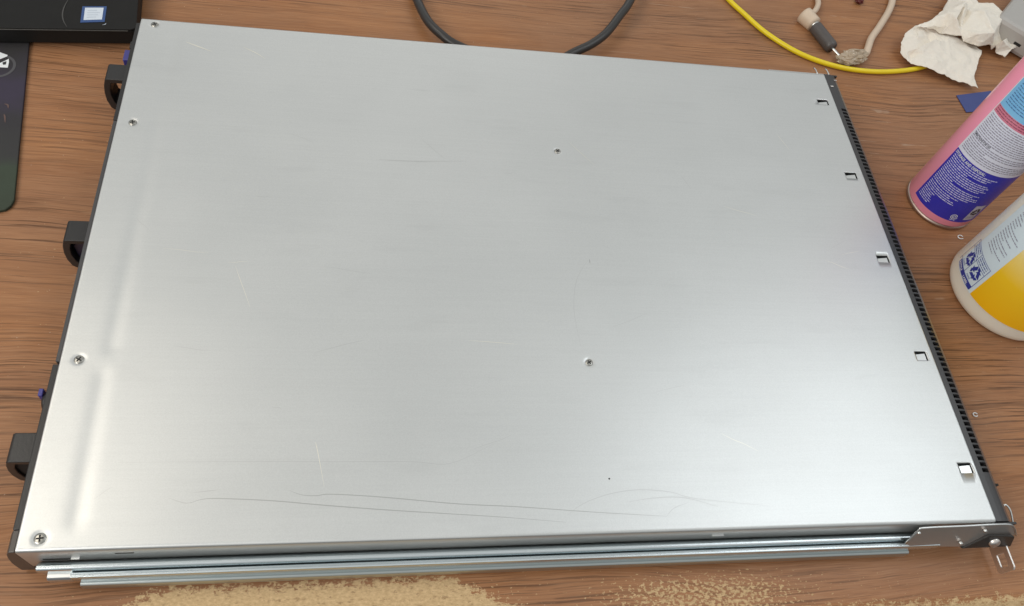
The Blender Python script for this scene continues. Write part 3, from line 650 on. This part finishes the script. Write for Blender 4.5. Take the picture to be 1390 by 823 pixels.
# ================= pink can =================
def polar(c, r, th, z): return (c[0] + r * math.cos(R_(th)), c[1] + r * math.sin(R_(th)), z)
def patch(name, c, r, th0, th1, z0, z1, m, parent, step=3.0, corner=0):
    nseg = max(1, int(abs(th1 - th0) / step)); vs = []; fs = []
    for i in range(nseg + 1):
        th = th0 + (th1 - th0) * i / nseg
        vs += [polar(c, r, th, z0), polar(c, r, th, z1)]
    fs = [(2 * i, 2 * i + 2, 2 * i + 3, 2 * i + 1) for i in range(nseg)]
    return mk(name, vs, fs, m, parent, smooth=True, recalc=False)
def fineprint(name, c, r, th0, th1, z0, z1, pitch, hgt, m, parent, ragged=.25, fill=.8, seedv=1, wmin=1.5, wmax=7):
    rnd = random.Random(seedv); vs = []; fs = []; z = z1 - hgt; dth = math.degrees(1 / r)
    while z > z0:
        end = th1 - (th1 - th0) * ragged * rnd.random() ** 2; th = th0
        if rnd.random() < .08: end = th0 + (th1 - th0) * rnd.uniform(.3, .6)
        while th < end:
            wth = rnd.uniform(wmin, wmax) * .001 * dth * .6
            hh = hgt * rnd.uniform(.75, 1.0); k = max(1, int(wth / 3)); e = min(end, th + wth)
            for i in range(k):
                a, b = th + (e - th) * i / k, th + (e - th) * (i + 1) / k; b0 = len(vs)
                vs += [polar(c, r, a, z), polar(c, r, b, z), polar(c, r, b, z + hh), polar(c, r, a, z + hh)]; fs.append((b0, b0 + 1, b0 + 2, b0 + 3))
            th = e + .00055 * dth
        z -= pitch
    o = mk(name, vs, fs, m, parent, recalc=False); return o
def cyltext(name, s, c, r, th0, z0, size, m, parent, vert=False, squeeze=1.0, bold=0.0):
    cu = bpy.data.curves.new(name, 'FONT'); cu.body = s; cu.size = size; cu.offset = bold
    o = bpy.data.objects.new(name, cu); COL.objects.link(o); dg = bpy.context.evaluated_depsgraph_get()
    me = bpy.data.meshes.new_from_object(o.evaluated_get(dg)); bpy.data.objects.remove(o)
    for v in me.vertices:
        u, w_ = v.co.x * squeeze, v.co.y
        if vert: u, w_ = -w_, u
        v.co = Vector(polar(c, r, th0 + math.degrees(u / r), z0 + w_))
    return link(name, me, m, parent)
PC = (.7200, .3150); PR = .0325
can = empty('spray_can', (*PC, 0), 'pink aerosol can with navy and lilac text label, farther of the two containers', 'spray can')
lathe('can_body', [(PR - .0008, .0045), (PR, .0058), (PR, .180), (PR - .002, .186), (.022, .200), (.014, .204)], PC, M_pink, can, 96)
lathe('bottom_rim', [(PR - .004, .0015), (PR - .0015, 0.0), (PR + .0003, .0010), (PR + .0004, .0028), (PR - .0006, .0044), (PR - .003, .0044)], PC, M_tin, can, 96)
lathe('cap', [(.020, .2035), (.020, .228), (.017, .232)], PC, M_pink, can, 48)
lb = patch('label', PC, PR + .00025, -180, -55, .0125, .0755, M_lblue, can)
patch('text_panel', PC, PR + .00025, -180, -55, .0756, .1210, M_llil, lb)
patch('pink_band', PC, PR + .00025, -180, -55, .1210, .1285, M_lpink, lb)
patch('sky_panel', PC, PR + .00025, -180, -55, .1285, .178, M_lsky, lb)
patch('label_border', PC, PR + .00032, -180.6, -179.4, .0756, .178, M_white, lb)
ri = PR + .0004
cyltext('lettering', 'STORAGE AND DISPOSAL:', PC, ri, -177.5, .0712, .0043, M_white, lb, squeeze=.66, bold=.00008)
fineprint('fine_print', PC, ri, -176, -96, .0375, .0700, .00215, .00105, M_inkl, lb, .2, seedv=3)
fineprint('fine_print', PC, ri, -176, -120, .0290, .0372, .00215, .00100, M_inkl, lb, .3, seedv=4)
fineprint('fine_print', PC, ri, -176, -150, .0150, .0282, .0021, .00095, M_inkl, lb, .3, seedv=5)
fineprint('fine_print', PC, ri, -177, -60, .0775, .0950, .0021, .00100, M_inkd, lb, .15, seedv=6)
fineprint('fine_print', PC, ri, -177, -60, .0975, .1195, .0021, .00095, M_inkd, lb, .35, seedv=7)
cyltext('lettering', 'DIRECTIONS FOR USE', PC, ri, -176, .0955, .0028, M_inkb, lb, squeeze=.7, bold=.00006)
fineprint('fine_print', PC, ri, -177, -60, .1222, .1280, .0022, .0009, mat('ink_maroon', (.22, .04, .08), .4), lb, .4, seedv=8)
fineprint('fine_print', PC, ri, -174, -60, .1310, .1750, .0024, .0010, M_inksk, lb, .35, seedv=9)
# small spiral mark
sp = []
for k in range(40):
    a = k * 18; rr = .0006 + .0030 * k / 40; sp.append((rr * math.cos(R_(a)) / PR, rr * math.sin(R_(a))))
vs, fs = [], []
for i, (u, v) in enumerate(sp):
    L = math.hypot(u * PR, v); ca, sa = u * PR / L, v / L
    for s_ in (-.00035, .00035): vs.append(polar(PC, ri, -106 + math.degrees((u * PR + ca * s_) / PR), .0190 + v + sa * s_))
fs = [(2 * i, 2 * i + 1, 2 * i + 3, 2 * i + 2) for i in range(len(sp) - 1)]
mk('spiral_mark', vs, fs, M_white, lb)
fineprint('fine_print', PC, ri, -110, -101, .0136, .0150, .002, .0008, M_inkl, lb, 0, seedv=10)
def recycle(c, r, th, z, R0, m, parent):
    """triangle of three bent arrows"""
    vs, fs = [], []
    def add(poly):
        b0 = len(vs)
        for u, v in poly: vs.append(polar(c, r, th + math.degrees(u / r), z + v))
        fs.append(tuple(range(b0, b0 + len(poly))))
    for k in range(3):
        a = R_(120 * k)
        def ro(u, v): return (u * math.cos(a) - v * math.sin(a), u * math.sin(a) + v * math.cos(a))
        add([ro(*p) for p in [(-.62 * R0, -.74 * R0), (.10 * R0, -.74 * R0), (.10 * R0, -.30 * R0), (-.36 * R0, -.30 * R0)]])
        add([ro(*p) for p in [(.10 * R0, -.98 * R0), (.52 * R0, -.52 * R0), (.10 * R0, -.06 * R0)]])
        add([ro(*p) for p in [(-.68 * R0, -.62 * R0), (-.46 * R0, -.30 * R0), (-.66 * R0, .02 * R0), (-.92 * R0, -.14 * R0)]])
    return mk('recycling_mark', vs, fs, m, parent, recalc=False)
patch('recycling_panel', PC, ri - .00004, -89, -70, .0165, .0365, mat('panel_grey', (.52, .52, .60), .4), lb)
recycle(PC, ri + .00008, -79, .0275, .0052, M_inkb, lb)
fineprint('fine_print', PC, ri + .0001, -87, -72, .0172, .0215, .0018, .0009, M_inkd, lb, 0, seedv=11)
# ================= milky bottle =================
BC = (.7420, .2130); BR = .0505
bt = empty('cleaner_bottle', (*BC, 0), 'milky white bottle with pale blue and yellow label, nearer of the two containers', 'bottle')
pr = [(BR - .012, .0002), (BR - .0055, .0004), (BR - .0030, .0014), (BR - .0012, .0034), (BR - .0002, .0065), (BR, .0100), (BR, .165), (BR - .004, .176), (.035, .190), (.022, .200), (.016, .206), (.016, .212)]
lathe('bottle_body', pr, BC, M_hdpe, bt, 96)
lathe('cap', [(.0185, .210), (.0185, .232), (.016, .235)], BC, M_white, bt, 48)
lb2 = patch('label', BC, BR + .0003, -60, -205, .0185, .160, M_lpale, bt)
for p_ in lb2.data.polygons: p_.flip()
patch('yellow_panel', BC, BR + .00045, -166, -60, .0186, .098, M_lyel, lb2)
rb = BR + .0006
fineprint('fine_print', BC, rb, -196, -168, .1010, .158, .0026, .0009, M_inkd, lb2, .5, seedv=21)
fineprint('fine_print', BC, rb, -196, -171, .0560, .0985, .0029, .0009, M_inkd, lb2, .7, seedv=22)
fineprint('fine_print', BC, rb, -164, -75, .1040, .158, .0026, .0010, M_inkd, lb2, .3, seedv=23)
def frame_line(th0, th1, z0, z1): return patch('panel_line', BC, rb, th0, th1, z0, z1, M_rblue, lb2)
for th in (-208, -188.5, -170): frame_line(th - .25, th + .25, .0200, .0480)
for z in (.0480, .0400, .0235): frame_line(-208, -170, z, z + .0004)
patch('panel_bar', BC, rb + .00005, -204, -170, .0195, .0240, M_rblue, lb2)
recycle(BC, rb + .00005, -195.5, .0338, .0070, M_rblue, lb2)
recycle(BC, rb + .00005, -178.5, .0338, .0070, M_rblue, lb2)
cyltext('lettering', 'PLASTIC', BC, rb + .0001, -202, .0250, .0024, M_rblue, lb2, squeeze=.9)
cyltext('lettering', 'PAPER', BC, rb + .0001, -184, .0250, .0024, M_rblue, lb2, squeeze=.9)
cyltext('lettering', 'BOTTLE', BC, rb + .0002, -203, .0204, .0032, M_white, lb2, squeeze=.95, bold=.00006)
cyltext('lettering', 'LABEL', BC, rb + .0002, -185, .0204, .0032, M_white, lb2, squeeze=1.0, bold=.00006)
fineprint('fine_print', BC, rb, -205, -190, .0412, .0470, .0022, .0009, M_rblue, lb2, .1, seedv=24)
fineprint('fine_print', BC, rb, -187, -172, .0412, .0470, .0022, .0009, M_rblue, lb2, .1, seedv=25)
